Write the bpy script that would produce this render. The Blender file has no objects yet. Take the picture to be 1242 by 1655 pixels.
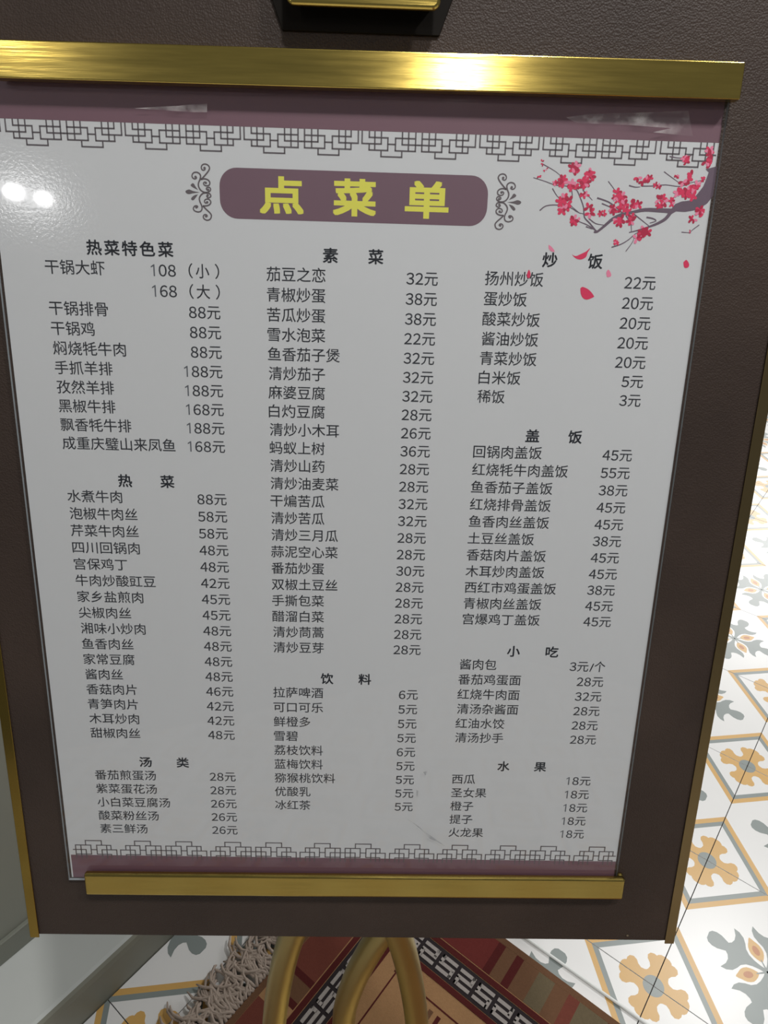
import bpy, bmesh, math, random
from mathutils import Matrix, Vector
random.seed(7)
S = bpy.context.scene
COL = S.collection

# ------------------------------------------------------------ camera
cam = bpy.data.cameras.new('camera')
camo = bpy.data.objects.new('camera', cam); COL.objects.link(camo)
cam.sensor_fit = 'VERTICAL'; cam.sensor_height = 36.0; cam.lens = 36.0 * 1150 / 1655
cam.clip_start = .02; cam.clip_end = 60
R0, R1, R2 = (0.999626, -0.006569, 0.026557), (-0.019413, 0.513645, 0.857783), (-0.019276, -0.857978, 0.513325)
camo.matrix_world = Matrix(((R0[0], R1[0], R2[0], 0.017605), (R0[1], R1[1], R2[1], -0.394555), (R0[2], R1[2], R2[2], 1.320974), (0, 0, 0, 1)))
S.camera = camo

# ------------------------------------------------------------ light
S.view_settings.view_transform = 'Standard'; S.view_settings.look = 'None'
S.view_settings.gamma = 1; S.view_settings.use_curve_mapping = False
S.view_settings.exposure = -0.12
w = bpy.data.worlds.new('room_light'); S.world = w; w.use_nodes = True
w.node_tree.nodes['Background'].inputs[0].default_value = (.93, .97, 1.0, 1)
w.node_tree.nodes['Background'].inputs[1].default_value = .135

def area(name, loc, target, size, power, color=(1, .96, .9), shape='DISK'):
    l = bpy.data.lights.new(name, 'AREA'); l.shape = shape; l.size = size; l.energy = power; l.color = color
    o = bpy.data.objects.new(name, l); COL.objects.link(o); o.location = loc
    o.rotation_euler = (Vector(target) - Vector(loc)).to_track_quat('-Z', 'Y').to_euler()
    return o
area('ceiling_or_fill_lamp', (.30, -.62, 2.75), (.30, -.62, 0), .14, 18.5, (1, .985, .96))
area('ceiling_or_fill_lamp', (1.05, -.50, 2.75), (1.05, -.5, 0), .14, 17, (1, .985, .96))  # fill lamp added to brighten the tiles on the right
area('ceiling_or_fill_lamp', (-1.35, -1.95, 2.80), (-.9, -1.2, 0), .12, 3)
area('ceiling_or_fill_lamp', (.36, -2.37, 2.80), (.3, -1.4, 0), .10, 5)
area('ceiling_or_fill_lamp', (-2.12, -3.66, 2.80), (-1.4, -2.4, 0), .10, 6, (1, 1, 1))
area('ceiling_or_fill_lamp', (-1.985, -3.75, 2.80), (-1.3, -2.5, 0), .085, 5, (1, 1, 1))
area('ceiling_or_fill_lamp', (1.9, 1.6, 2.80), (1.9, 1.6, 0), .5, 42, (1, .99, .97))
area('ceiling_or_fill_lamp', (4.2, 5.6, 2.80), (2.5, 3.2, 0), 1.6, 115, (1, .99, .97))  # added panel in place of window light, gives the far floor its gloss

# print artwork of the sheet, outlines in millimetres on the sheet
SCROLL=[[[105.4,563.8],[102.1,567.1],[100.1,569.5],[99.4,571.3],[100.3,572.9],[102.3,573.6],[104.2,573.0],[105.0,571.5],[104.6,570.1],[103.4,569.7],[102.4,570.3],[102.8,571.1]],[[106.3,563.5],[105.7,565.9],[106.5,567.5],[108.4,568.3],[110.5,567.8],[111.6,566.1],[111.1,564.6],[109.6,564.0],[108.5,564.8],[109.2,565.3]],[[106.3,563.5],[107.3,561.6],[107.4,559.5],[106.2,557.2],[104.3,556.0],[101.9,555.7],[99.8,556.6],[99.2,557.7],[99.7,558.8],[100.8,559.0],[102.1,558.4],[101.8,557.3],[100.9,557.4]],[[105.7,563.8],[103.3,564.3],[101.0,563.8],[99.6,562.3],[100.0,560.5],[101.6,559.9],[103.3,560.3],[103.9,561.5],[103.1,562.3],[102.3,561.8]],[[101.9,555.4],[99.9,554.9],[99.2,553.4],[100.1,552.5],[101.3,552.4],[102.1,553.4],[101.4,553.8]],[[101.9,555.4],[104.3,555.1],[106.3,553.5],[107.2,551.6],[106.8,549.4],[105.9,547.5],[105.6,545.2],[106.6,543.5],[108.7,543.0],[111.0,543.8],[111.6,545.4],[110.4,546.8],[108.9,546.9],[108.6,546.1],[109.5,546.0]],[[105.0,547.0],[102.6,547.1],[100.5,547.8],[99.4,549.2],[99.9,550.8],[101.6,551.5],[103.3,550.9],[103.7,549.6],[102.8,548.8],[101.9,549.4]],[[105.0,547.0],[102.7,544.8],[100.3,542.7],[99.3,540.9],[100.1,538.7],[102.2,537.8],[104.2,538.5],[105.0,540.1],[104.0,541.4],[102.6,541.3],[102.2,540.4],[103.0,540.4]]]
DROPS=[[[107.8,557.1],[109.6,559.4],[110.4,560.8],[111.4,561.3],[112.8,560.1],[111.9,559.0],[110.2,558.1]],[[106.7,555.6],[111.1,556.3],[113.7,557.2],[115.8,556.7],[116.6,555.8],[115.8,554.7],[114.0,554.3],[111.5,554.9]],[[108.0,554.3],[110.6,553.6],[112.4,552.2],[112.9,551.0],[111.7,550.4],[110.3,551.4]]]
TRUNK=[[250.4,582.9],[242.7,580.8],[245.2,578.9],[244.0,573.8],[242.7,569.7],[239.0,564.4],[235.6,560.7],[229.0,559.8],[224.8,558.0],[222.4,554.7],[219.8,553.0],[221.9,550.7],[226.0,553.2],[232.3,553.1],[241.1,554.7],[247.2,559.0],[250.5,563.8],[250.7,574.0]]
TWIGS=[[2.6,[[223.2,553.4],[214.1,553.6],[204.0,553.6],[196.3,552.0],[188.6,550.3]]],[2.0,[[188.6,550.3],[182.2,547.2],[177.1,542.7],[171.9,538.3],[169.6,538.3]]],[2.2,[[222.6,553.1],[219.4,548.3],[214.1,545.0],[208.8,542.8]]],[1.0,[[208.8,542.8],[200.1,539.9],[194.6,538.5]]],[0.8,[[171.3,538.5],[166.2,543.6],[161.8,547.7],[160.6,553.9],[157.1,561.0],[153.8,565.5],[146.9,567.3],[139.7,567.6],[131.7,569.9],[123.7,571.9]]],[0.7,[[171.9,538.5],[164.6,542.5],[158.8,544.5],[152.8,547.4]]],[0.6,[[151.1,564.9],[152.1,559.8],[150.9,555.6],[158.2,550.2]]],[0.6,[[137.6,565.5],[141.5,560.5],[146.2,557.6]]],[0.7,[[130.0,550.9],[134.2,554.1],[142.0,554.9],[151.1,553.6],[158.2,550.2],[169.6,548.9]]],[0.6,[[158.9,565.1],[166.3,558.7]]],[0.5,[[129.0,580.9],[138.8,576.2],[144.8,571.8]]],[0.5,[[176.0,571.2],[181.1,565.8],[183.8,561.8]]],[0.9,[[169.4,560.3],[177.6,558.0],[183.6,554.5],[188.5,551.1]]],[0.7,[[173.2,556.8],[180.2,554.4],[187.3,551.5]]],[0.7,[[190.8,568.9],[195.4,568.0],[198.7,568.3]]],[0.6,[[199.7,568.8],[207.5,569.1],[216.3,570.1],[226.5,569.4],[234.0,572.0],[243.7,574.3]]],[0.5,[[214.1,578.4],[221.4,574.1],[227.4,570.7]]],[0.7,[[183.3,528.3],[189.9,530.6],[195.1,533.9],[199.2,537.8],[204.6,540.0]]],[0.5,[[193.8,525.9],[197.7,531.9],[199.3,537.2]]],[0.7,[[165.3,546.7],[170.2,543.7],[175.9,542.9]]],[0.7,[[190.9,549.6],[195.0,544.5],[196.2,539.3]]],[0.7,[[196.4,550.8],[202.6,546.8],[208.8,542.8]]],[0.9,[[205.7,548.8],[210.3,548.1],[212.8,546.6],[208.5,545.1]]],[0.6,[[243.7,544.9],[239.6,541.6],[237.7,539.4]]],[0.5,[[231.9,539.8],[238.8,539.5]]],[0.7,[[163.6,541.5],[168.3,540.0]]],[0.6,[[216.6,588.1],[223.9,587.3],[231.4,589.0]]]]
FLOWERS=[[153.1,577.1,5.8],[161.0,576.3,5.1],[158.2,571.2,5.4],[144.4,570.3,4.9],[138.4,569.6,2.3],[151.8,568.8,4.4],[127.6,572.3,1.8],[129.7,581.4,1.8],[131.5,577.5,1.5],[146.7,558.6,5.8],[146.1,553.4,4.1],[160.2,563.1,3.1],[155.3,545.4,4.6],[163.6,551.9,4.9],[174.0,550.1,2.8],[184.8,562.8,4.9],[183.0,559.7,2.8],[187.9,556.2,4.6],[182.6,553.0,3.6],[196.9,556.0,3.8],[191.5,553.7,3.3],[185.8,545.3,4.9],[195.7,547.6,3.8],[206.9,539.6,4.1],[202.8,536.3,4.6],[186.9,531.6,2.3],[198.1,572.9,3.6],[204.1,573.6,3.1],[210.8,569.7,2.6],[215.4,560.7,4.6],[213.6,557.5,2.8],[222.4,558.8,2.8],[231.3,574.9,5.4],[222.3,575.2,2.3],[226.8,567.2,4.6],[233.7,566.3,5.8],[237.8,568.5,4.1],[230.7,563.7,3.3],[243.5,553.2,4.1],[238.5,548.9,3.3],[227.6,588.9,3.1],[228.5,585.9,2.8],[243.2,591.9,4.1],[244.2,585.4,4.6],[242.5,574.8,2.3],[238.7,540.5,1.3]]
PETALS=[[[164.0,499.8],[165.7,501.0],[170.5,499.0],[174.3,495.1],[173.8,493.9],[169.7,492.3],[166.5,493.4],[164.7,496.3]],[[155.5,522.8],[158.3,521.7],[161.9,523.2],[165.4,525.0],[168.2,527.4],[166.6,524.1],[165.8,521.3],[162.3,519.5],[158.4,520.3]],[[124.5,508.0],[125.7,511.6],[127.2,508.8],[126.7,506.0],[125.1,506.2]],[[181.5,511.4],[182.8,513.3],[185.1,510.5],[184.9,508.6],[182.4,508.3]],[[236.1,519.7],[238.1,521.5],[240.5,518.5],[239.9,516.3],[237.3,516.2]],[[138.3,528.7],[140.6,527.4],[143.1,524.4],[140.9,524.3],[138.8,525.9]]]
SMEAR=[[[54.9,46.2],[62.6,40.7],[72.4,31.9],[82.2,24.2],[91.2,16.3],[88.2,18.6],[76.5,25.2],[66.6,36.3]],[[67.8,94.3],[71.1,95.5],[70.2,90.7]],[[62.7,76.0],[64.6,74.9],[64.5,68.4],[63.0,69.4]]]
TAPEA=[[-147.7,605.6],[-130.7,607.1],[-117.9,608.0],[-109.4,609.1],[-98.8,610.0],[-99.0,604.8],[-109.7,604.5],[-130.8,605.2]]
TAPEB=[[142.0,609.3],[157.3,611.7],[183.1,613.2],[224.3,615.7],[229.7,600.3],[201.9,602.0],[214.1,604.9],[184.0,605.9],[149.2,606.0]]
# ------------------------------------------------------------ helpers
def tag(o, label=None, cat=None, group=None, kind=None):
    if label: o['label'] = label
    if cat: o['category'] = cat
    if group: o['group'] = group
    if kind: o['kind'] = kind
    return o

def nodes(m):
    m.use_nodes = True
    return m.node_tree.nodes, m.node_tree.links, m.node_tree.nodes['Principled BSDF']

def mat(name, color, rough=.6, metal=0.0, spec=.5, noise=0, nscale=40, bump=0, bscale=200, stretch=None, coat=0, rvar=0, bdist=.001):
    m = bpy.data.materials.new(name); N, L, P = nodes(m)
    P.inputs['Base Color'].default_value = (*color, 1); P.inputs['Roughness'].default_value = rough
    P.inputs['Metallic'].default_value = metal; P.inputs['Specular IOR Level'].default_value = spec
    P.inputs['Coat Weight'].default_value = coat
    tc = N.new('ShaderNodeTexCoord'); mp = N.new('ShaderNodeMapping'); L.new(tc.outputs['Object'], mp.inputs[0])
    if stretch: mp.inputs['Scale'].default_value = stretch
    if noise:
        n = N.new('ShaderNodeTexNoise'); n.inputs['Scale'].default_value = nscale; n.inputs['Detail'].default_value = 5
        L.new(mp.outputs[0], n.inputs['Vector'])
        mx = N.new('ShaderNodeMix'); mx.data_type = 'RGBA'
        mx.inputs[6].default_value = (*[c * (1 - noise) for c in color], 1)
        mx.inputs[7].default_value = (*[min(1, c * (1 + noise)) for c in color], 1)
        L.new(n.outputs[0], mx.inputs[0]); L.new(mx.outputs[2], P.inputs['Base Color'])
        if rvar:
            mr = N.new('ShaderNodeMapRange'); mr.inputs[3].default_value = rough - rvar; mr.inputs[4].default_value = rough + rvar
            L.new(n.outputs[0], mr.inputs[0]); L.new(mr.outputs[0], P.inputs['Roughness'])
    if bump:
        n2 = N.new('ShaderNodeTexNoise'); n2.inputs['Scale'].default_value = bscale; n2.inputs['Detail'].default_value = 3
        L.new(mp.outputs[0], n2.inputs['Vector'])
        b = N.new('ShaderNodeBump'); b.inputs['Strength'].default_value = bump; b.inputs['Distance'].default_value = bdist
        L.new(n2.outputs[0], b.inputs['Height']); L.new(b.outputs[0], P.inputs['Normal'])
    return m

def srgb(r, g, b):
    f = lambda c: (c / 255 / 12.92) if c <= 10 else ((c / 255 + .055) / 1.055) ** 2.4
    return (f(r), f(g), f(b))

M = {}
# leather: pebbled voronoi grain
def leather():
    m = bpy.data.materials.new('brown_leather'); N, L, P = nodes(m)
    tc = N.new('ShaderNodeTexCoord')
    v = N.new('ShaderNodeTexVoronoi'); v.inputs['Scale'].default_value = 750; v.feature = 'F1'
    wv = N.new('ShaderNodeTexNoise'); wv.inputs['Scale'].default_value = 260; wv.inputs['Detail'].default_value = 4
    n = N.new('ShaderNodeTexNoise'); n.inputs['Scale'].default_value = 9; n.inputs['Detail'].default_value = 4
    for q in (v, n, wv): L.new(tc.outputs['Object'], q.inputs['Vector'])
    mx = N.new('ShaderNodeMix'); mx.data_type = 'RGBA'
    mx.inputs[6].default_value = (*srgb(46, 37, 33), 1); mx.inputs[7].default_value = (*srgb(72, 59, 52), 1)
    L.new(n.outputs[0], mx.inputs[0]); L.new(mx.outputs[2], P.inputs['Base Color'])
    ad = N.new('ShaderNodeMath'); ad.operation = 'ADD'; L.new(v.outputs['Distance'], ad.inputs[0]); L.new(wv.outputs[0], ad.inputs[1])
    b = N.new('ShaderNodeBump'); b.inputs['Strength'].default_value = .4; b.inputs['Distance'].default_value = .0007
    L.new(ad.outputs[0], b.inputs['Height']); L.new(b.outputs[0], P.inputs['Normal'])
    P.inputs['Roughness'].default_value = .5; P.inputs['Specular IOR Level'].default_value = .28
    return m
M['leather'] = leather()
def brass(name, color, rough, rv=.06, stretch=(3, 260, 260)):
    return mat(name, color, rough, metal=1, noise=.13, nscale=3, stretch=stretch, rvar=rv, bump=.12, bscale=2.5, bdist=.0006)
M['brass'] = brass('brushed_brass', srgb(212, 186, 100), .155, .04, (8, 120, 120))
M['brass_tube'] = mat('polished_brass', srgb(168, 152, 100), .40, metal=1, noise=.1, nscale=12)
M['brass_dark_refl'] = mat('brass_trim_dark_refl', srgb(150, 130, 92), .30, metal=1, noise=.12, nscale=20)  # right strip's brass, with its dark reflections put into the colour
M['brass_ledge'] = brass('ledge_brass_dimmed', srgb(176, 154, 84), .17, .04, (8, 120, 120))  # bar brass, colour dimmed to offset the floor light it reflects
M['brass_side'] = mat('polished_edge_brass', srgb(150, 126, 62), .14, metal=1, noise=.1, nscale=9)
M['black'] = mat('plaque_shade_black', srgb(20, 16, 12), .7, spec=.15, noise=.1)  # near-black of the plaque core and of the plaque's painted shadow
M['paper'] = mat('printed_paper', srgb(203, 205, 207), .55, noise=.015, nscale=6)
def coat(m, wt=.35, rough=.10):
    N, L = m.node_tree.nodes, m.node_tree.links; P = N['Principled BSDF']
    P.inputs['Coat Weight'].default_value = wt; P.inputs['Coat Roughness'].default_value = rough
    tc = N.new('ShaderNodeTexCoord'); n = N.new('ShaderNodeTexNoise'); n.inputs['Scale'].default_value = 480; n.inputs['Detail'].default_value = 3
    b = N.new('ShaderNodeBump'); b.inputs['Strength'].default_value = 1; b.inputs['Distance'].default_value = .00005
    L.new(tc.outputs['Object'], n.inputs['Vector']); L.new(n.outputs[0], b.inputs['Height']); L.new(b.outputs[0], P.inputs['Coat Normal'])
coat(M['paper'])
M['purple'] = mat('purple_ink', srgb(114, 84, 95), .5, noise=.05, nscale=8)
M['banner'] = mat('banner_ink', srgb(112, 86, 98), .5, noise=.05, nscale=8)
M['yellow'] = mat('yellow_ink', srgb(222, 218, 88), .5)
M['ink'] = mat('grey_black_ink', srgb(90, 93, 100), .5)
M['inkbold'] = mat('bold_ink', srgb(78, 82, 90), .5)
M['line'] = mat('lattice_ink', srgb(92, 86, 90), .5)
M['scroll'] = mat('scroll_ink', srgb(98, 90, 94), .5)
M['trunk'] = mat('branch_ink', srgb(104, 88, 102), .5, noise=.1, nscale=60)
M['petal1'] = mat('crimson_ink', srgb(214, 52, 92), .5)
M['petal2'] = mat('deep_red_ink', srgb(176, 34, 70), .5)
M['petal3'] = mat('pale_pink_ink', srgb(228, 130, 160), .5)
M['smear'] = mat('grey_scuff', srgb(160, 164, 172), .6)
M['tile'] = mat('glazed_white_tile', srgb(233, 232, 231), .30, noise=.02, nscale=8)
M['ochre'] = mat('ochre_glaze', srgb(212, 168, 98), .34, noise=.04, nscale=30)
M['grey'] = mat('grey_green_glaze', srgb(136, 144, 142), .34, noise=.05, nscale=30)
M['rust'] = mat('rust_glaze', srgb(184, 116, 62), .34)
M['grout'] = mat('dark_grout', srgb(92, 88, 84), .8)
M['wall'] = mat('grey_green_wall_paint', srgb(140, 142, 132), .6, noise=.02, nscale=4)
M['skirt'] = mat('grey_skirting', srgb(124, 126, 116), .5, noise=.03)
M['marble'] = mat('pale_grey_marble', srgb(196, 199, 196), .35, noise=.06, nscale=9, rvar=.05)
M['marble_shaded'] = mat('shaded_marble_face', srgb(136, 136, 124), .5, noise=.05, nscale=14)  # same marble, with the shade on the front face put into the colour
M['white'] = mat('white_plastic', srgb(226, 228, 226), .35)
M['steel'] = mat('screw_metal', srgb(170, 160, 140), .35, metal=1)
for n, c in dict(rug_tan=(162, 124, 88), rug_brown=(108, 78, 58), rug_red=(106, 48, 45), rug_crimson=(84, 36, 35), rug_dark=(52, 46, 48),
                 rug_grey=(168, 160, 156), rug_olive=(104, 92, 72), rug_rust=(112, 62, 52), fringe=(176, 160, 148)).items():
    M[n] = mat(n + '_wool', srgb(*c), .95, spec=.1, noise=.14, nscale=260, bump=.8, bscale=900)

def clear(name, tint=(1, 1, 1), rough=.03, fac=1.0, bump=0):
    # thin clear plastic: light passes straight through, the surface reflects by Fresnel
    m = bpy.data.materials.new(name); m.use_nodes = True; N, L = m.node_tree.nodes, m.node_tree.links
    for q in list(N):
        if q.type == 'BSDF_PRINCIPLED': N.remove(q)
    out = [q for q in N if q.type == 'OUTPUT_MATERIAL'][0]
    tr = N.new('ShaderNodeBsdfTransparent'); tr.inputs[0].default_value = (*tint, 1)
    gl = N.new('ShaderNodeBsdfGlossy'); gl.inputs['Roughness'].default_value = rough
    fr = N.new('ShaderNodeFresnel'); fr.inputs[0].default_value = 1.45
    mul = N.new('ShaderNodeMath'); mul.operation = 'MULTIPLY'; mul.inputs[1].default_value = fac
    mx = N.new('ShaderNodeMixShader')
    ge = N.new('ShaderNodeNewGeometry'); inv = N.new('ShaderNodeMath'); inv.operation = 'SUBTRACT'; inv.inputs[0].default_value = fac
    L.new(ge.outputs['Backfacing'], inv.inputs[1]); inv.use_clamp = True; L.new(inv.outputs[0], mul.inputs[1])   # the far side of a thin sheet adds no second mirror
    L.new(fr.outputs[0], mul.inputs[0]); L.new(mul.outputs[0], mx.inputs[0]); L.new(tr.outputs[0], mx.inputs[1]); L.new(gl.outputs[0], mx.inputs[2])
    L.new(mx.outputs[0], out.inputs[0])
    if bump:
        tc = N.new('ShaderNodeTexCoord'); n = N.new('ShaderNodeTexNoise'); n.inputs['Scale'].default_value = 60; n.inputs['Detail'].default_value = 6
        b = N.new('ShaderNodeBump'); b.inputs['Strength'].default_value = bump; b.inputs['Distance'].default_value = .0004
        L.new(tc.outputs['Object'], n.inputs['Vector']); L.new(n.outputs[0], b.inputs['Height']); L.new(b.outputs[0], gl.inputs['Normal'])
    return m
M['acrylic'] = clear('clear_acrylic')
M['film'] = clear('wrinkled_film', rough=.12, fac=.6, bump=.8)
M['edge'] = mat('acrylic_edge', srgb(150, 156, 160), .25)
def tape(name='torn_tape', col=(.7, .66, .66, 1), lo=.03, hi=.5):
    m = clear(name, rough=.25)
    N, L = m.node_tree.nodes, m.node_tree.links
    d = N.new('ShaderNodeBsdfDiffuse'); d.inputs[0].default_value = col
    n = N.new('ShaderNodeTexNoise'); n.inputs['Scale'].default_value = 70; n.inputs['Detail'].default_value = 8
    tc = N.new('ShaderNodeTexCoord'); L.new(tc.outputs['Object'], n.inputs['Vector'])
    mr = N.new('ShaderNodeMapRange'); mr.inputs[1].default_value = .42; mr.inputs[2].default_value = .75; mr.inputs[3].default_value = lo; mr.inputs[4].default_value = hi
    L.new(n.outputs[0], mr.inputs[0])
    out = [q for q in N if q.type == 'OUTPUT_MATERIAL'][0]; old = out.inputs[0].links[0].from_socket
    mx = N.new('ShaderNodeMixShader'); L.new(mr.outputs[0], mx.inputs[0]); L.new(old, mx.inputs[1]); L.new(d.outputs[0], mx.inputs[2]); L.new(mx.outputs[0], out.inputs[0])
    return m
M['tape'] = tape()
M['scuff'] = tape('scuff_mark', (.12, .125, .14, 1), .15, .9)

def link(name, me, parent=None, mats=(), label=None):
    for k in mats: me.materials.append(M[k])
    o = bpy.data.objects.new(name, me); COL.objects.link(o)
    if parent: o.parent = parent
    if label: o['label'] = label
    return o

class MB:
    """collects faces; build() links them as one mesh object"""
    def __init__(s): s.v, s.f, s.m = [], [], []
    def face(s, pts, m=0):
        i = len(s.v); s.v += [tuple(p) for p in pts]; s.f.append(tuple(range(i, i + len(pts)))); s.m.append(m)
    def poly(s, pts, z, m=0, flip=False):
        a = sum(pts[i][0] * pts[(i + 1) % len(pts)][1] - pts[(i + 1) % len(pts)][0] * pts[i][1] for i in range(len(pts)))
        if a < 0: pts = pts[::-1]
        s.face([(x, y, z) for x, y in pts], m)
    def rect(s, x0, y0, x1, y1, z, m=0): s.poly([(x0, y0), (x1, y0), (x1, y1), (x0, y1)], z, m)
    def stroke(s, pts, wd, z, m=0, w1=None):
        w1 = wd if w1 is None else w1
        n = len(pts); L_, R_ = [], []
        for i, p in enumerate(pts):
            a = pts[max(0, i - 1)]; b = pts[min(n - 1, i + 1)]
            dx, dy = b[0] - a[0], b[1] - a[1]; l = math.hypot(dx, dy) or 1
            h = (wd + (w1 - wd) * i / max(1, n - 1)) / 2
            L_.append((p[0] - dy / l * h, p[1] + dx / l * h)); R_.append((p[0] + dy / l * h, p[1] - dx / l * h))
        for i in range(n - 1): s.poly([R_[i], R_[i + 1], L_[i + 1], L_[i]], z, m)
    def box(s, x0, y0, z0, x1, y1, z1, m=0):
        c = [(x0, y0, z0), (x1, y0, z0), (x1, y1, z0), (x0, y1, z0), (x0, y0, z1), (x1, y0, z1), (x1, y1, z1), (x0, y1, z1)]
        i = len(s.v); s.v += c
        for q in ((3, 2, 1, 0), (4, 5, 6, 7), (0, 1, 5, 4), (1, 2, 6, 5), (2, 3, 7, 6), (3, 0, 4, 7)):
            s.f.append(tuple(i + k for k in q)); s.m.append(m)
    def prism(s, pts, z0, z1, m=0):
        a = sum(pts[i][0] * pts[(i + 1) % len(pts)][1] - pts[(i + 1) % len(pts)][0] * pts[i][1] for i in range(len(pts)))
        if a < 0: pts = pts[::-1]
        n = len(pts); i = len(s.v); s.v += [(x, y, z0) for x, y in pts] + [(x, y, z1) for x, y in pts]
        s.f.append(tuple(i + k for k in range(n))[::-1]); s.f.append(tuple(i + n + k for k in range(n))); s.m += [m, m]
        for k in range(n): s.f.append((i + k, i + (k + 1) % n, i + n + (k + 1) % n, i + n + k)); s.m.append(m)
    def tube(s, pts, r, seg=12, m=0, cap=True):
        pts = [Vector(p) for p in pts]; n = len(pts); base = len(s.v); up = None
        for i, p in enumerate(pts):
            t = (pts[min(n - 1, i + 1)] - pts[max(0, i - 1)]).normalized()
            if up is None:
                up = t.orthogonal().normalized()
            up = (up - t * up.dot(t)).normalized(); sd = t.cross(up)
            rr = r[i] if isinstance(r, (list, tuple)) else r
            for k in range(seg):
                a = 2 * math.pi * k / seg; s.v.append(tuple(p + (up * math.cos(a) + sd * math.sin(a)) * rr))
        for i in range(n - 1):
            for k in range(seg):
                a, b = base + i * seg + k, base + i * seg + (k + 1) % seg
                s.f.append((a, b, b + seg, a + seg)); s.m.append(m)
        if cap:
            s.f.append(tuple(base + k for k in range(seg))[::-1]); s.f.append(tuple(base + (n - 1) * seg + k for k in range(seg))); s.m += [m, m]
    def mesh(s, name, smooth=False):
        me = bpy.data.meshes.new(name); me.from_pydata(s.v, [], s.f); me.polygons.foreach_set('material_index', s.m)
        if smooth: me.polygons.foreach_set('use_smooth', [True] * len(s.f))
        me.update(); return me
    def build(s, name, mats, parent=None, label=None, bevel=0, smooth=False, scale=None):
        if scale: s.v = [(x * scale, y * scale, z * scale) for x, y, z in s.v]
        o = link(name, s.mesh(name, smooth), parent, mats, label)
        if bevel:
            b = o.modifiers.new('bevel', 'BEVEL'); b.width = bevel; b.segments = 3; b.limit_method = 'ANGLE'
        return o

def catmull(pts, k=5):
    out = []; P = [pts[0]] + list(pts) + [pts[-1]]
    for i in range(1, len(P) - 2):
        for j in range(k):
            t = j / k
            out.append(tuple(.5 * (2 * P[i][d] + (P[i + 1][d] - P[i - 1][d]) * t + (2 * P[i - 1][d] - 5 * P[i][d] + 4 * P[i + 1][d] - P[i + 2][d]) * t * t
                       + (3 * P[i][d] - P[i - 1][d] - 3 * P[i + 1][d] + P[i + 2][d]) * t ** 3) for d in range(len(pts[0]))))
    out.append(tuple(pts[-1])); return out

def empty(name, mw, label, cat):
    o = bpy.data.objects.new(name, None); COL.objects.link(o); o.matrix_world = mw; o.empty_display_size = .05
    return tag(o, label, cat)

# ------------------------------------------------------------ the setting: floor of patterned tiles, stone ledge, wall
T = .30
FO = Vector((.71009, .47078, 0)); A = math.radians(51.3677)
E1 = Vector((math.cos(A), math.sin(A), 0)); E2 = Vector((-math.sin(A), math.cos(A), 0))
LAT = Matrix.Translation(FO) @ Matrix.Rotation(A, 4, 'Z')

fl = MB(); fl.box(-11 * T, -10 * T, -.06, 22 * T, .712 + .3, -.0102)
floor = fl.build('floor', ['grout'], None); floor.matrix_world = LAT
tag(floor, kind='structure')

def tile_mesh():
    b = MB(); h = .5 - .0028
    Z = .00
    b.box(-h * T, -h * T, -.010, h * T, h * T, 0, 0)
    sc = lambda pts: [(x * T, y * T) for x, y in pts]
    half = [(.199, 0), (.196, .022), (.186, .036), (.176, .042), (.178, .058), (.170, .077), (.150, .087), (.128, .080), (.112, .062), (.092, .052), (.072, .056), (.062, .062)]
    for q in range(4):
        c, s = (1, 0, -1, 0)[q], (0, 1, 0, -1)[q]
        def rot(p): return (p[0] * c - p[1] * s, p[0] * s + p[1] * c)
        def corner(pts): return sc([rot((-h + x, -h + y)) for x, y in pts])
        b.poly(corner([(.332, 0), (.376, 0), (0, .376), (0, .332)]), .00008, 2)
        b.poly(corner([(.376, 0), (.424, 0), (0, .424), (0, .376)]), .00008, 1)
        b.poly(corner([(0, 0)] + half + [(y, x) for x, y in half[::-1]]), .00008, 1)
        b.poly(corner([(0, 0)] + [(.056 * math.cos(k * math.pi / 16), .056 * math.sin(k * math.pi / 16)) for k in range(9)]), .00016, 2)
        fh = [(.022, .343), (.041, .330), (.050, .305), (.048, .275), (.036, .245), (.030, .230), (.044, .215), (.070, .206), (.102, .209), (.142, .228),
              (.138, .196), (.118, .166), (.088, .148), (.058, .136), (.034, .112), (.020, .078), (.013, .04), (.012, 0)]
        b.poly(sc([rot(p) for p in fh + [(-x, y) for x, y in fh[::-1]]]), .00008 + q * .00001, 2)
        dr = catmull([(.052, 0), (.075, .022), (.11, .040), (.148, .036), (.176, .018), (.20, 0), (.176, -.018), (.148, -.036), (.11, -.040), (.075, -.022), (.052, 0)], 2)[:-1]
        d45 = lambda p: ((p[0] - p[1]) * .7071, (p[0] + p[1]) * .7071)
        b.poly(sc([rot(d45(p)) for p in dr]), .00013, 1)
        b.poly(sc([rot(d45((.122 + .03 * math.cos(a), .019 * math.sin(a)))) for a in [k * math.pi / 6 for k in range(12)]]), .0002, 3)
        b.poly(sc([rot(d45(p)) for p in ((.0, .006), (.07, .003), (.07, -.003), (.0, -.006))]), .00018, 2)
    me = b.mesh('tile')
    for k in ('tile', 'ochre', 'grey', 'rust'): me.materials.append(M[k])
    return me
tm = tile_mesh()
camxy = Vector((.0, -.2, 0)); cells = []
for i in range(-11, 21):
    for j in range(-10, 3):
        c = LAT @ Vector(((i + .5) * T, (j + .5) * T, 0))
        # only what the frame can show: in front of the camera or beside the stand
        if j == 2:  # row cut by the ledge
            continue
        fwd = c.y + .2 + abs(c.x) * .25
        cells.append((max(0, -fwd) * 3 + (c - Vector((.9, 1.1, 0))).length, i, j))
cells.sort()
for n, (d, i, j) in enumerate(cells[:280]):
    o = bpy.data.objects.new('tile', tm); COL.objects.link(o); o.parent = floor
    o.location = ((i + .5) * T, (j + .5) * T, random.uniform(-.0002, .0002))
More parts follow.
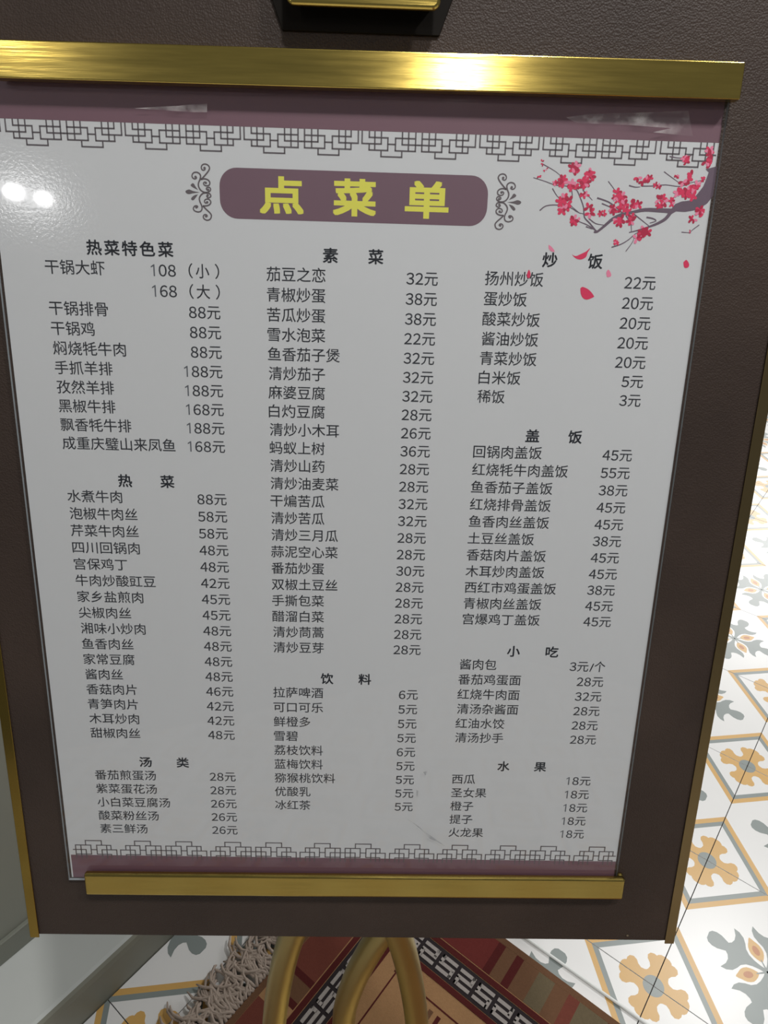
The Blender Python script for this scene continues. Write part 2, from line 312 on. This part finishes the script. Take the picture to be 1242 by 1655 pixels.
far = MB(); src_v = [tuple(v.co) for v in tm.vertices]; src_f = [(tuple(p.vertices), p.material_index) for p in tm.polygons]
for d, i, j in cells[280:]:
    k = len(far.v); ox, oy = (i + .5) * T, (j + .5) * T
    far.v += [(x + ox, y + oy, z) for x, y, z in src_v]
    for f, m_ in src_f: far.f.append(tuple(k + a for a in f)); far.m.append(m_)
tag(far.build('outer_tiles', ['tile', 'ochre', 'grey', 'rust'], floor), kind='stuff')
# tiles of the row that the ledge cuts short: clipped copies
def cut_tile(me, ymax):
    bm = bmesh.new(); bm.from_mesh(me)
    bmesh.ops.bisect_plane(bm, geom=bm.verts[:] + bm.edges[:] + bm.faces[:], plane_co=(0, ymax, 0), plane_no=(0, 1, 0), clear_outer=True)
    m2 = bpy.data.meshes.new('cut_tile'); bm.to_mesh(m2); bm.free()
    for k in ('tile', 'ochre', 'grey', 'rust'): m2.materials.append(M[k])
    return m2
LEDGE = .709
cm = cut_tile(tm, LEDGE - .0015 - 2.5 * T)
for i in range(-8, 8):
    o = bpy.data.objects.new('cut_tile', cm); COL.objects.link(o); o.parent = floor; o.location = ((i + .5) * T, 2.5 * T, 0)

# ledge of pale marble along the wall, in lattice coordinates (x along, y towards the wall)
lg = MB()
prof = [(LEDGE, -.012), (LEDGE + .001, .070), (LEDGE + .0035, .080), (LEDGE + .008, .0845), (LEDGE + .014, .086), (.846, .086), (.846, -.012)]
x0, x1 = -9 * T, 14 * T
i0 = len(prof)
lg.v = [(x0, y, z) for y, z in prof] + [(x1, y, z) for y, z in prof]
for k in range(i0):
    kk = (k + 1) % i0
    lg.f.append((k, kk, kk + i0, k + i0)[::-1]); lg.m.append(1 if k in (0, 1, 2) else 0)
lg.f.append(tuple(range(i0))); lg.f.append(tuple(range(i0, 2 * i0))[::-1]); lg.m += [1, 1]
ledge = lg.build('trim_1', ['marble', 'marble_shaded']); ledge.matrix_world = LAT; tag(ledge, kind='structure')
sk = MB(); sk.box(x0, .838, .0862, x1, .8462, .1325); skirt = sk.build('baseboard_left', ['skirt'], bevel=.0015); skirt.matrix_world = LAT; tag(skirt, kind='structure')
wl = MB(); wl.box(x0, .8465, -.06, x1, 1.0, 2.8); wall = wl.build('wall_left', ['wall']); wall.matrix_world = LAT; tag(wall, kind='structure')

# ------------------------------------------------------------ rug with fringe
PD = Vector((.7815, -.6239, 0)); QD = Vector((-.6239, -.7815, 0))
RO = Vector((.360, .244, 0)) + PD * -.395
RUG = Matrix(((PD.x, QD.x, 0, RO.x), (PD.y, QD.y, 0, RO.y), (0, 0, 1, .0006), (0, 0, 0, 1)))
RW, RH = 1.36, .78
rug = empty('rug', RUG, 'fringed tan and red woven rug with a grey key-pattern border under the menu stand', 'rug')
RMATS = ['rug_tan', 'rug_brown', 'rug_red', 'rug_crimson', 'rug_dark', 'rug_grey', 'rug_olive', 'rug_rust']
b = MB(); b.prism([(0, 0), (RW, 0), (RW, RH), (0, RH)], 0, .006, 0)
b.build('pile', RMATS, rug)
Z1 = .0064
ob = MB()
def side(mb, fn):
    """fn(emit) gives rectangles (along0, d0, along1, d1, z, m) measured in from an edge; laid on all four sides"""
    fn(lambda a0, d0, a1, d1, z, m: mb.prism([(a0, d0), (a1, d0), (a1, d1), (a0, d1)], .005, z, m), RW)
    fn(lambda a0, d0, a1, d1, z, m: mb.prism([(a0, RH - d0), (a1, RH - d0), (a1, RH - d1), (a0, RH - d1)], .005, z, m), RW)
    fn(lambda a0, d0, a1, d1, z, m: mb.prism([(d0, a0), (d0, a1), (d1, a1), (d1, a0)], .005, z, m), RH)
    fn(lambda a0, d0, a1, d1, z, m: mb.prism([(RW - d0, a0), (RW - d0, a1), (RW - d1, a1), (RW - d1, a0)], .005, z, m), RH)
def outer(e, L):
    e(.012, 0, L - .012, .0115, Z1, 1)
    a = .078; k = 0
    cyc = [(.205, 2), (.014, 3), (.022, 1), (.014, 3), (.03, 1), (.03, 6), (.026, 1), (.02, 7), (.05, 6), (.014, 3), (.03, 1)]
    if L < RW: cyc = [(.012, 3), (.02, 0), (.16, 7), (.012, 3), (.03, 1)]
    while a < L - .085:
        wd, m = cyc[k % len(cyc)]; wd = min(wd, L - .08 - a)
        e(a, .012, a + wd, .072, Z1, m); a += wd; k += 1
side(ob, outer); ob.build('outer_border', RMATS, rug)
for x_, y_ in ((.012, .012), (RW - .078, .012), (.012, RH - .078), (RW - .078, RH - .078)):
    cb = MB(); cb.prism([(x_, y_), (x_ + .066, y_), (x_ + .066, y_ + .06), (x_, y_ + .06)], .005, Z1, 3); cb.build('corner_block', RMATS, rug)
gl_ = MB()
def guards(e, L):
    e(.073, .074, L - .073, .084, .0069, 3)
    e(.084, .085, L - .084, .128, .0062, 4)
    e(.129, .129, L - .129, .139, .0069, 3)
    e(.165, .168, L - .165, .1705, .0066, 3)
side(gl_, guards); gl_.build('border_band', RMATS, rug)
kp = MB()
def keys(e, L):
    n = int((L - .19) / .037); st = (L - n * .037) / 2
    for k in range(n):
        a = st + k * .037; d = .092; W_, H_, t = .0305, .0295, .0062
        R_ = [(0, 0, W_, t), (0, H_ / 2 - t / 2, W_, H_ / 2 + t / 2), (0, H_ - t, W_, H_)]
        R_ += [(0, 0, t, H_ / 2), (W_ - t, H_ / 2, W_, H_)] if k % 2 else [(W_ - t, 0, W_, H_ / 2), (0, H_ / 2, t, H_)]
        for r in R_: e(a + r[0], d + r[1], a + r[2], d + r[3], .0072, 5)
side(kp, keys); kp.build('key_pattern', RMATS, rug)
fm = MB()
x = .235; k = 0
while x < RW - .19:
    fm.prism([(x, .18), (x + .007, .18), (x + .007, RH - .18), (x, RH - .18)], .005, .0066, 3 if k % 2 else 7)
    if k % 3 == 0: fm.prism([(x + .012, .18), (x + .02, .18), (x + .02, RH - .18), (x + .012, RH - .18)], .005, .0065, 1)
    x += (.028, .075, .04)[k % 3]; k += 1
fm.build('field_stripe', RMATS, rug)
for k in range(60):
    cx_, cy_ = random.uniform(.2, RW - .2), random.uniform(.2, RH - .2); s_ = random.uniform(.005, .009)
    dm = MB(); dm.prism([(cx_ - s_, cy_), (cx_, cy_ - s_), (cx_ + s_, cy_), (cx_, cy_ + s_)], .005, .0068, random.choice((7, 3, 1))); dm.build('small_motif', RMATS, rug)
fr = MB()
for end in (0, 1):
    y = .004
    while y < RH - .004:
        for s_ in range(4):
            L_ = random.uniform(.05, .092); a0 = random.uniform(-.75, .75); ph = random.uniform(0, 6.3); am = random.uniform(.006, .018)
            pts = []
            for k in range(13):
                t = k / 12; dx = -L_ * t * math.cos(a0) + .8 * am * math.cos(ph + t * 9) * t; dy = L_ * t * math.sin(a0) + am * math.sin(ph + t * 9) * t
                pts.append(((RW - dx) if end else dx, y + random.uniform(-.001, .001) + dy, .003 + .004 * math.sin(t * 3.1) + random.uniform(0, .004) + s_ * .0012 * t))
            fr.tube(pts, [.0025] * 12 + [.0012], 5, 0)
        y += .0085
tag(fr.build('fringe', ['fringe'], rug, 'tangled cream wool fringe', smooth=True), kind='stuff')

# thin white cable on the tiles beside the rug
c0, c1 = Vector((.321, .309, 0)), Vector((.483, .183, 0)); dcb = (c1 - c0).normalized()
cbm = MB(); pts = [c0 + dcb * t for t in (-.62, -.3, -.1, 0, .1, .205, .35, .6, .9)]
cbm.tube([(p.x, p.y, .0032) for p in pts], .0027, 8)
tag(cbm.build('floor_cable', ['white'], smooth=True), 'thin straight white cable lying on the tiles beside the rug edge', 'cable')

# ------------------------------------------------------------ menu stand
BO = Matrix(((0.999992, 0.003908, 0.001031, 0), (0, 0.255041, -0.96693, 0), (-0.004042, 0.966922, 0.255039, 0.716976), (0, 0, 0, 1)))
def onboard(o): o.matrix_parent_inverse = Matrix(); o.matrix_local = BO; return o
stand = empty('menu_stand', Matrix(), 'brown leather menu board with brass bars on a curved brass tube stand', 'menu stand')
mm = .001
bd = MB(); bd.box(-.2868, -.0925, -.0190, .3090, .770, -.0010)
onboard(bd.build('leather_board', ['leather'], stand, bevel=.0012))
for x0_, x1_, mk in ((-.2935, -.2868, 'brass_side'), (.3090, .3165, 'brass_dark_refl')):
    t = MB(); t.box(x0_, -.0945, -.0205, x1_, .772, .0004)
    if mk == 'brass_side': t.box(x0_, -.0945, -.0004, x0_ + .0085, .772, .0006)
    else: t.box(x1_ - .009, -.0945, -.0004, x1_, .772, .0006)
    onboard(t.build('edge_trim', [mk], stand, 'brass edge strip coloured darker for the dark it reflects' if mk == 'brass_dark_refl' else None, bevel=.001))
def rotbar(v0, slope):
    return lambda pts: [(x, y + slope * x, z) for x, y, z in pts]
tb = MB(); tb.box(-.2335, .6197, .0040, .2540, .6418, .0125); tb.box(.2515, .6215, -.0008, .2540, .6400, .0045); tb.box(-.2335, .6375, -.0008, .2540, .6410, .0045)
tb.v = [(x, y + .0055 * x, z) for x, y, z in tb.v]
onboard(tb.build('top_bar', ['brass'], stand, 'brushed brass clamp bar along the top', bevel=.0009))
lb = MB()
lb.box(-.2335, -.0358, .0034, .2570, -.0128, .0092); lb.box(-.2335, -.0358, -.0008, .2570, -.0275, .0036); lb.box(.2518, -.0285, -.0008, .2570, -.0128, .0036)
lb.v = [(x, y + .0030 * x, z) for x, y, z in lb.v]
onboard(lb.build('bottom_ledge', ['brass_ledge'], stand, 'brass ledge bar carrying the sheet', bevel=.0020))
# small raised plaque cut off by the top of the picture
bk = MB(); bk.prism([(-.0485, .6548), (.0542, .6548), (.0640, .682), (.0640, .745), (-.0590, .745), (-.0590, .682)], -.0008, .0012)  # thin dark plate shaped as the shadow the plaque casts on the leather
onboard(bk.build('plaque_shadow_plate', ['black'], stand, 'dark tapered plate standing in for the shadow below the plaque', bevel=.0005))
pq = MB()
def rrect(x0, y0, x1, y1, r, n=5):
    o = []
    for cx_, cy_, a in ((x1 - r, y1 - r, 0), (x0 + r, y1 - r, 90), (x0 + r, y0 + r, 180), (x1 - r, y0 + r, 270)):
        for k in range(n + 1):
            t = math.radians(a + 90 * k / n); o.append((cx_ + r * math.cos(t), cy_ + r * math.sin(t)))
    return o
pq.prism(rrect(-.0440, .6636, .0530, .740, .005), .0140, .0185)
pc = MB(); pc.prism(rrect(-.0400, .6680, .0490, .736, .004), .0012, .0140); onboard(pc.build('plaque_core', ['black'], stand))
onboard(pq.build('brass_plaque', ['brass'], stand, bevel=.0022))
pq2 = MB(); pq2.prism(rrect(-.037, .6705, .046, .733, .003), .0180, .0192)
onboard(pq2.build('plaque_face', ['leather'], stand, 'leather inlay'))
for u_, v_ in ((.271, -.086),):
    r_ = MB(); r_.prism([(u_ + .0011 * math.cos(k), v_ + .0011 * math.sin(k)) for k in [j * math.pi / 4 for j in range(8)]], -.0012, -.0004)
    onboard(r_.build('pin', ['steel'], stand, 'tiny metal pin head'))
# curved tubes
def wz(z): return .1 * math.sqrt(max(0, 1 - ((z - .035) / .62) ** 2))
zs = [.018, .1, .2, .3, .4, .48, .54, .59, .62, .638, .65, .6545]
hp = [(-wz(z), .024, z) for z in zs] + [(0, .024, .655)] + [(wz(z), .024, z) for z in zs[::-1]]
h1 = MB(); h1.tube(catmull(hp, 3), .0142, 16); h1.build('hoop', ['brass_tube'], stand, 'front curved brass tube', smooth=True)
bp = [(-.006, .034, .018), (-.006, .034, .15), (-.006, .034, .26), (-.0026, .034, .335), (.0005, .034, .381), (.0139, .034, .451), (.035, .034, .522), (.058, .036, .575), (.080, .042, .62), (.098, .050, .66)]
h2 = MB(); h2.tube(catmull(bp, 3), .0142, 16); h2.build('brace', ['brass_tube'], stand, 'middle curved brass tube', smooth=True)

pb = MB(); pb.box(-.10, .010, -.035, .12, .050, -.0190)
onboard(pb.build('rear_plate', ['brass_tube'], stand, bevel=.002))
bs = MB(); bs.prism([(.135 * math.cos(k * math.pi / 24), .02 + .135 * math.sin(k * math.pi / 24)) for k in range(48)], .0082, .0185)
bs.build('base_disc', ['brass_tube'], stand, bevel=.002)

# ------------------------------------------------------------ printed sheet (board coordinates in mm, z just above the paper)
sheet = empty('menu_sheet', BO, 'white printed menu sheet with purple bands, three columns of dishes and plum blossom', 'menu')
def part(mb, name, mats, label=None): return mb.build(name, mats, sheet, label, scale=mm)
p = MB(); p.box(-248.4, -25, -.8, 249.6, 636, -.05); part(p, 'paper', ['paper'])
p = MB(); p.rect(-248.4, 597.5, 249.6, 636, .03); part(p, 'top_band', ['purple'], 'purple band along the top')
p = MB(); p.rect(-247.0, -25, 249.6, -.2, .03); part(p, 'bottom_band', ['purple'], 'purple band along the bottom')
DD = (20.2, 15.3, 11.5, 7.1, 2.6); LL = (16.3, 11.5, 7.2, 2.6)
def lattice(mb, cu, left, right, top, s, lw=1.0):
    """one lattice motif hung from v=top, s = signed row height"""
    V = lambda r: top - r * s
    def h(a, b_, r):
        a = max(-246.8, min(248.2, a)); b_ = max(-246.8, min(248.2, b_))
        if abs(b_ - a) > .9: mb.rect(min(a, b_) - lw / 2, V(r) - lw / 2, max(a, b_) + lw / 2, V(r) + lw / 2, .04)
    def v(x, r0, r1):
        if -247 < x < 248.3: mb.rect(x - lw / 2, min(V(r0), V(r1)), x + lw / 2, max(V(r0), V(r1)), .04)
    for sg, kind in ((-1, left), (1, right)):
        if kind == 'D':
            a0, a1, a2, a3, a4 = [cu + sg * q for q in DD]
            v(a0, 0, 2); h(a0, a3, 2); v(a3, 0, 2); v(a1, 0, 1); h(a1, a4, 1); v(a4, 1, 3); h(a1, a4, 3); v(a1, 2, 3); v(a2, 0, 3)
        else:
            a0, a1, a2, a4 = [cu + sg * q for q in LL]
            v(a0, 0, 3); v(a1, 0, 3); v(a2, 0, 2); h(a0, a4, 1); v(a4, 1, 3); h(a0, a4, 3); h(a0 + sg * 2.2, a2, 2)
    h(cu - 2.6, cu + 2.6, 2); v(cu - 7.1, 3, 4); v(cu + 7.1, 3, 4); h(cu - 7.1, cu + 7.1, 4)
for cu, l, r in ((-215, 'D', 'L'), (-178, 'L', 'D'), (-135, 'D', 'L'), (-98, 'L', 'D'), (-55, 'D', 'L'), (-18, 'L', 'D'), (25, 'D', 'L'), (62, 'L', 'D'), (105.5, 'D', 'D'), (149, 'D', 'L'), (186, 'L', 'D'), (230, 'D', 'L')):
    lt = MB(); lattice(lt, cu, l, r, 597.5, 3.9); part(lt, 'lattice_motif', ['line'])
lt = MB()
for a_, b_ in ((-238.6, -246.8),): lt.rect(b_, 589.3, a_, 590.1, .04); lt.rect(a_ - .8, 589.3, a_, 597.5, .04)
part(lt, 'lattice_motif', ['line'])
for cu, l, r in ((-225.7, 'L', 'D'), (-181.8, 'D', 'L'), (-144.8, 'L', 'D'), (-100.8, 'D', 'L'), (-63.9, 'L', 'D'), (-20, 'D', 'L'), (17, 'L', 'D'), (61.4, 'D', 'D'), (105, 'D', 'D'), (149, 'D', 'L'), (186, 'L', 'D'), (230.5, 'D', 'D')):
    lt = MB(); lattice(lt, cu, l, r, -4.2, -4.9, 1.0); part(lt, 'lattice_motif', ['line'])
p = MB(); p.poly([(x, y + 0.0) for x, y in rrect(-93, 539.4, 93, 572, 12, 8)], .03); part(p, 'title_banner', ['banner'], 'rounded purple title banner')

def text_mesh(body, bold=0.0):
    c = bpy.data.curves.new('t', 'FONT'); c.body = body; c.resolution_u = 3; c.offset = bold; c.fill_mode = 'FRONT'
    o = bpy.data.objects.new('t', c); COL.objects.link(o)
    me = o.to_mesh(); v = [(q.co.x, q.co.y) for q in me.vertices]; f = [tuple(q.vertices) for q in me.polygons]
    o.to_mesh_clear(); bpy.data.objects.remove(o); bpy.data.curves.remove(c)
    return v, f
rv, _ = text_mesh('元'); REFH = max(q[1] for q in rv) - min(q[1] for q in rv); REFC = (max(q[1] for q in rv) + min(q[1] for q in rv)) / 2
SY = 8.9 / REFH
CACHE = {}
def put(mb, body, u0, u1, v, bold=0.0, sy=None, fith=None, z=.05):
    if body not in CACHE: CACHE[body] = text_mesh(body)
    vs, fs = CACHE[body]
    x0 = min(q[0] for q in vs); x1 = max(q[0] for q in vs)
    u0 += bold; u1 -= bold; kx = (u1 - u0) / (x1 - x0)
    y0 = min(q[1] for q in vs); y1 = max(q[1] for q in vs)
    if fith: ky, yc = (fith - 2 * bold) / (y1 - y0), (y0 + y1) / 2
    else: ky, yc = sy or SY, REFC
    offs = [(0, 0)]
    if bold:
        offs += [(bold * a_, bold * b_) for a_ in (-1, 0, 1) for b_ in (-1, 0, 1) if a_ or b_] if bold > .5 else [(bold * math.cos(k * math.pi / 4), bold * math.sin(k * math.pi / 4)) for k in range(0, 8, 1 if bold > .1 else 2)]
    for ox, oy in offs:   # a heavier weight: the same glyph struck again a hair to each side
        i = len(mb.v); mb.v += [(u0 + ox + (x - x0) * kx, v + oy + (y - yc) * ky, z + (.004 * (ox + 2.1 * oy + 3) if bold > .5 else 0)) for x, y in vs]
        for f in fs:
            a = [mb.v[i + k] for k in f[:3]]
            cr = (a[1][0] - a[0][0]) * (a[2][1] - a[0][1]) - (a[1][1] - a[0][1]) * (a[2][0] - a[0][0])
            f = f if cr > 0 else f[::-1]
            mb.f.append(tuple(i + k for k in f)); mb.m.append(0)
ev, _ = text_mesh('８'); E8W = max(q[0] for q in ev) - min(q[0] for q in ev); E8H = max(q[1] for q in ev) - min(q[1] for q in ev)
E8C = (max(q[1] for q in ev) + min(q[1] for q in ev)) / 2
def digits(mb, num, u0, v, pitch=6.5):
    for k, ch in enumerate(num):
        if ch == '1':   # plain stroke with a flag, no foot
            c = u0 + pitch * (k + .5) + .4
            mb.poly([(c - .45, v - 4), (c + .5, v - 4), (c + .5, v + 4), (c - .1, v + 4), (c - 2.2, v + 2.6), (c - 2.2, v + 1.7), (c - .45, v + 2.7)], .05); continue
        full = chr(ord(ch) - 48 + 0xFF10); vs, fs = CACHE.setdefault(full, text_mesh(full))
        x0 = min(q[0] for q in vs); x1 = max(q[0] for q in vs); kx, ky = 5.35 / E8W, 8.0 / E8H
        c = u0 + pitch * (k + .5) - (.3 if ch == '1' else 0)
        for ox, oy in ((.13, 0), (-.13, 0), (0, .1), (0, -.1)):
            i = len(mb.v); mb.v += [(c + ox + (x - (x0 + x1) / 2) * kx, v + oy + (y - E8C) * ky, .05) for x, y in vs]
            for f in fs: mb.f.append(tuple(i + q for q in f)); mb.m.append(0)
for ch, a_, b_ in (('点', -65.7, -35.0), ('菜', -14.8, 15.4), ('单', 35.4, 66.0)):
    tt = MB(); put(tt, ch, a_, b_, 555.4, .78, fith=24.2); part(tt, 'title_character', ['yellow'])

def section(key, head, hx, hv, ul, ur, v0, rows, dv=14.0):
    for ch, x in zip(head, hx):
        h = MB(); put(h, ch, x - 5.4, x + 5.4, hv, .24, sy=SY * 1.0); part(h, 'heading_character', ['inkbold'])
    for k, (nm, pr) in enumerate(rows):
        v = v0 - dv * k
        if nm:
            n = MB(); put(n, nm, ul + (.8 if nm[0] in '清泡湘酱' else .3), ul + 10.78 * len(nm) - .7, v, .07); part(n, 'dish_name', ['ink'])
        p_ = MB()
        if isinstance(pr, str) and pr[0] == '(':
            digits(p_, pr[1:4], -145.0, v); put(p_, '（', -117.0, -114.0, v, .07); put(p_, pr[4], -111.9, -102.3, v, .07); put(p_, '）', -98.2, -95.2, v, .07)
        elif isinstance(pr, str):
            digits(p_, '3', ur - 30.5, v); put(p_, '元', ur - 23.6, ur - 14.2, v, .07); put(p_, '/', ur - 13.2, ur - 9.6, v - .6, .07); put(p_, '个', ur - 9.2, ur, v, .07)
        else:
            w_ = str(pr); digits(p_, w_, ur - 10.1 - 6.5 * len(w_), v); put(p_, '元', ur - 9.6, ur, v, .06)
        part(p_, 'price', ['ink'])
section('a', '热菜特色菜', (-182.5, -170.1, -157.7, -145.2, -132.4), 517.3, -218.5, -95.4, 503.6,
    [('干锅大虾', '(108小'), ('', '(168大'), ('干锅排骨', 88), ('干锅鸡', 88), ('焖烧牦牛肉', 88), ('手抓羊排', 188), ('孜然羊排', 188), ('黑椒牛排', 168), ('飘香牦牛排', 188), ('成重庆璧山来凤鱼', 168)], 14.05)
section('b', '热菜', (-173, -140.7), 348.7, -218.7, -95.6, 335.6,
    [('水煮牛肉', 88), ('泡椒牛肉丝', 58), ('芹菜牛肉丝', 58), ('四川回锅肉', 48), ('宫保鸡丁', 48), ('牛肉炒酸豇豆', 42), ('家乡盐煎肉', 45), ('尖椒肉丝', 45), ('湘味小炒肉', 48), ('鱼香肉丝', 48), ('家常豆腐', 48), ('酱肉丝', 48), ('香菇肉片', 46), ('青笋肉片', 42), ('木耳炒肉', 42), ('甜椒肉丝', 48)], 13.97)
section('c', '汤类', (-173.6, -141.5), 97.8, -218.7, -96.1, 84.2, [('番茄煎蛋汤', 28), ('紫菜蛋花汤', 28), ('小白菜豆腐汤', 26), ('酸菜粉丝汤', 26), ('素三鲜汤', 26)], 13.95)
section('d', '素菜', (-16.2, 16), 516.7, -62, 60.9, 503.1,
    [('茄豆之恋', 32), ('青椒炒蛋', 38), ('苦瓜炒蛋', 38), ('雪水泡菜', 22), ('鱼香茄子煲', 32), ('清炒茄子', 32), ('麻婆豆腐', 32), ('白灼豆腐', 28), ('清炒小木耳', 26), ('蚂蚁上树', 36), ('清炒山药', 28), ('清炒油麦菜', 28), ('干煸苦瓜', 32), ('清炒苦瓜', 32), ('清炒三月瓜', 28), ('蒜泥空心菜', 28), ('番茄炒蛋', 30), ('双椒土豆丝', 28), ('手撕包菜', 28), ('醋溜白菜', 28), ('清炒茼蒿', 28), ('清炒豆芽', 28)], 13.96)
section('e', '饮料', (-16.7, 15), 181.6, -62.3, 60.3, 168.0, [('拉萨啤酒', 6), ('可口可乐', 5), ('鲜橙多', 5), ('雪碧', 5), ('荔枝饮料', 6), ('蓝梅饮料', 5), ('猕猴桃饮料', 5), ('优酸乳', 5), ('冰红茶', 5)], 14.02)
section('f', '炒饭', (140.2, 172.8), 518.2, 94.4, 218.2, 504.7, [('扬州炒饭', 22), ('蛋炒饭', 20), ('酸菜炒饭', 20), ('酱油炒饭', 20), ('青菜炒饭', 20), ('白米饭', 5), ('稀饭', 3)], 14.05)
section('g', '盖饭', (138.7, 171.4), 391.4, 93.9, 216.9, 378.3, [('回锅肉盖饭', 45), ('红烧牦牛肉盖饭', 55), ('鱼香茄子盖饭', 38), ('红烧排骨盖饭', 45), ('鱼香肉丝盖饭', 45), ('土豆丝盖饭', 38), ('香菇肉片盖饭', 45), ('木耳炒肉盖饭', 45), ('西红市鸡蛋盖饭', 38), ('青椒肉丝盖饭', 45), ('宫爆鸡丁盖饭', 45)], 13.96)
section('h', '小吃', (138.4, 170.7), 210.2, 93.5, 216.9, 197.4, [('酱肉包', '3元/个'), ('番茄鸡蛋面', 28), ('红烧牛肉面', 32), ('清汤杂酱面', 28), ('红油水饺', 28), ('清汤抄手', 28)], 14.05)
section('i', '水果', (138.4, 170.7), 99.0, 93.5, 216.8, 85.3, [('西瓜', 18), ('圣女果', 18), ('橙子', 18), ('提子', 18), ('火龙果', 18)], 14.05)

for sg in (1, -1):
    sc_ = MB()
    for l in SCROLL: sc_.stroke([(x * sg, y) for x, y in catmull(l, 4)], 1.05, .05, 0, .8)
    for l in DROPS: sc_.poly([(x * sg, y) for x, y in catmull(l + [l[0]], 3)[:-1]], .05)
    for l in SCROLL:
        x, y = l[-1]; sc_.poly([(x * sg + .9 * math.cos(a), y + .9 * math.sin(a)) for a in [k * .785 for k in range(8)]], .06)
    part(sc_, 'scroll_ornament', ['scroll'])
br = MB(); br.poly([tuple(q) for q in TRUNK], .06)
for i, (wd, l) in enumerate(TWIGS): br.stroke(catmull([tuple(q) for q in l], 3), wd * 1.25, .055 + i * .001, 0, wd * .6)
part(br, 'plum_branch', ['trunk'])
fw = MB(); rn = random.Random(3)
for u_, v_, r_ in FLOWERS:
    nf = max(1, int(r_ / 1.9))
    for q in range(nf + 1):
        cu, cv = u_ + rn.uniform(-.55, .55) * r_, v_ + rn.uniform(-.55, .55) * r_
        a0 = rn.uniform(0, 6.3); pr_ = min(3.1, r_ * .75)
        for k in range(rn.choice((3, 4, 5)) if r_ > 2 else 2):
            a = a0 + k * 1.257 + rn.uniform(-.35, .35); m_ = rn.choice((0, 0, 0, 1, 1, 2))
            cx_, cy_ = cu + math.cos(a) * pr_ * .6, cv + math.sin(a) * pr_ * .6
            if cx_ > 245.8 or not (cy_ > 480): continue
            e = [(math.cos(t) * pr_ * .58, math.sin(t) * pr_ * .34 * (1 + .2 * math.cos(t))) for t in [j * .628 for j in range(10)]]
            fw.poly([(cx_ + x * math.cos(a) - y * math.sin(a), cy_ + x * math.sin(a) + y * math.cos(a)) for x, y in e], .09 + .0008 * len(fw.f) % .08, m_)
tag(part(fw, 'plum_blossom', ['petal1', 'petal2', 'petal3']), kind='stuff')
for i, l in enumerate(PETALS):
    pe = MB(); pe.poly([tuple(q) for q in catmull([tuple(a) for a in l] + [tuple(l[0])], 3)[:-1]], .07, 0 if i not in (3, 5) else 2); part(pe, 'falling_petal', ['petal1', 'petal2', 'petal3'])

# ------------------------------------------------------------ clear acrylic cover over the sheet, with torn tape and scuffs
cov = empty('acrylic_cover', BO, 'clear acrylic pane held over the printed menu by the brass bars', 'cover')
ac = MB(); ac.box(-250.0, -25.6, .5, 251.2, 636, 2.9)
# only the big faces are clear; the four narrow edges are painted grey for refracted light
for fi in range(2, 6): ac.m[fi] = 1
ac.build('pane', ['acrylic', 'edge'], cov, scale=mm)
ta = MB(); ta.poly([tuple(q) for q in TAPEA], 3.0); ta.build('tape_scrap', ['tape'], cov, 'torn clear tape scrap at upper left', scale=mm)
ta = MB(); ta.poly([tuple(q) for q in TAPEB], 3.0); ta.build('tape_scrap', ['tape'], cov, 'long torn tape scrap at upper right', scale=mm)
for l in SMEAR:
    sm = MB(); sm.poly([tuple(q) for q in l], 3.0); sm.build('scuff', ['scuff'], cov, 'grey scuff mark', scale=mm)
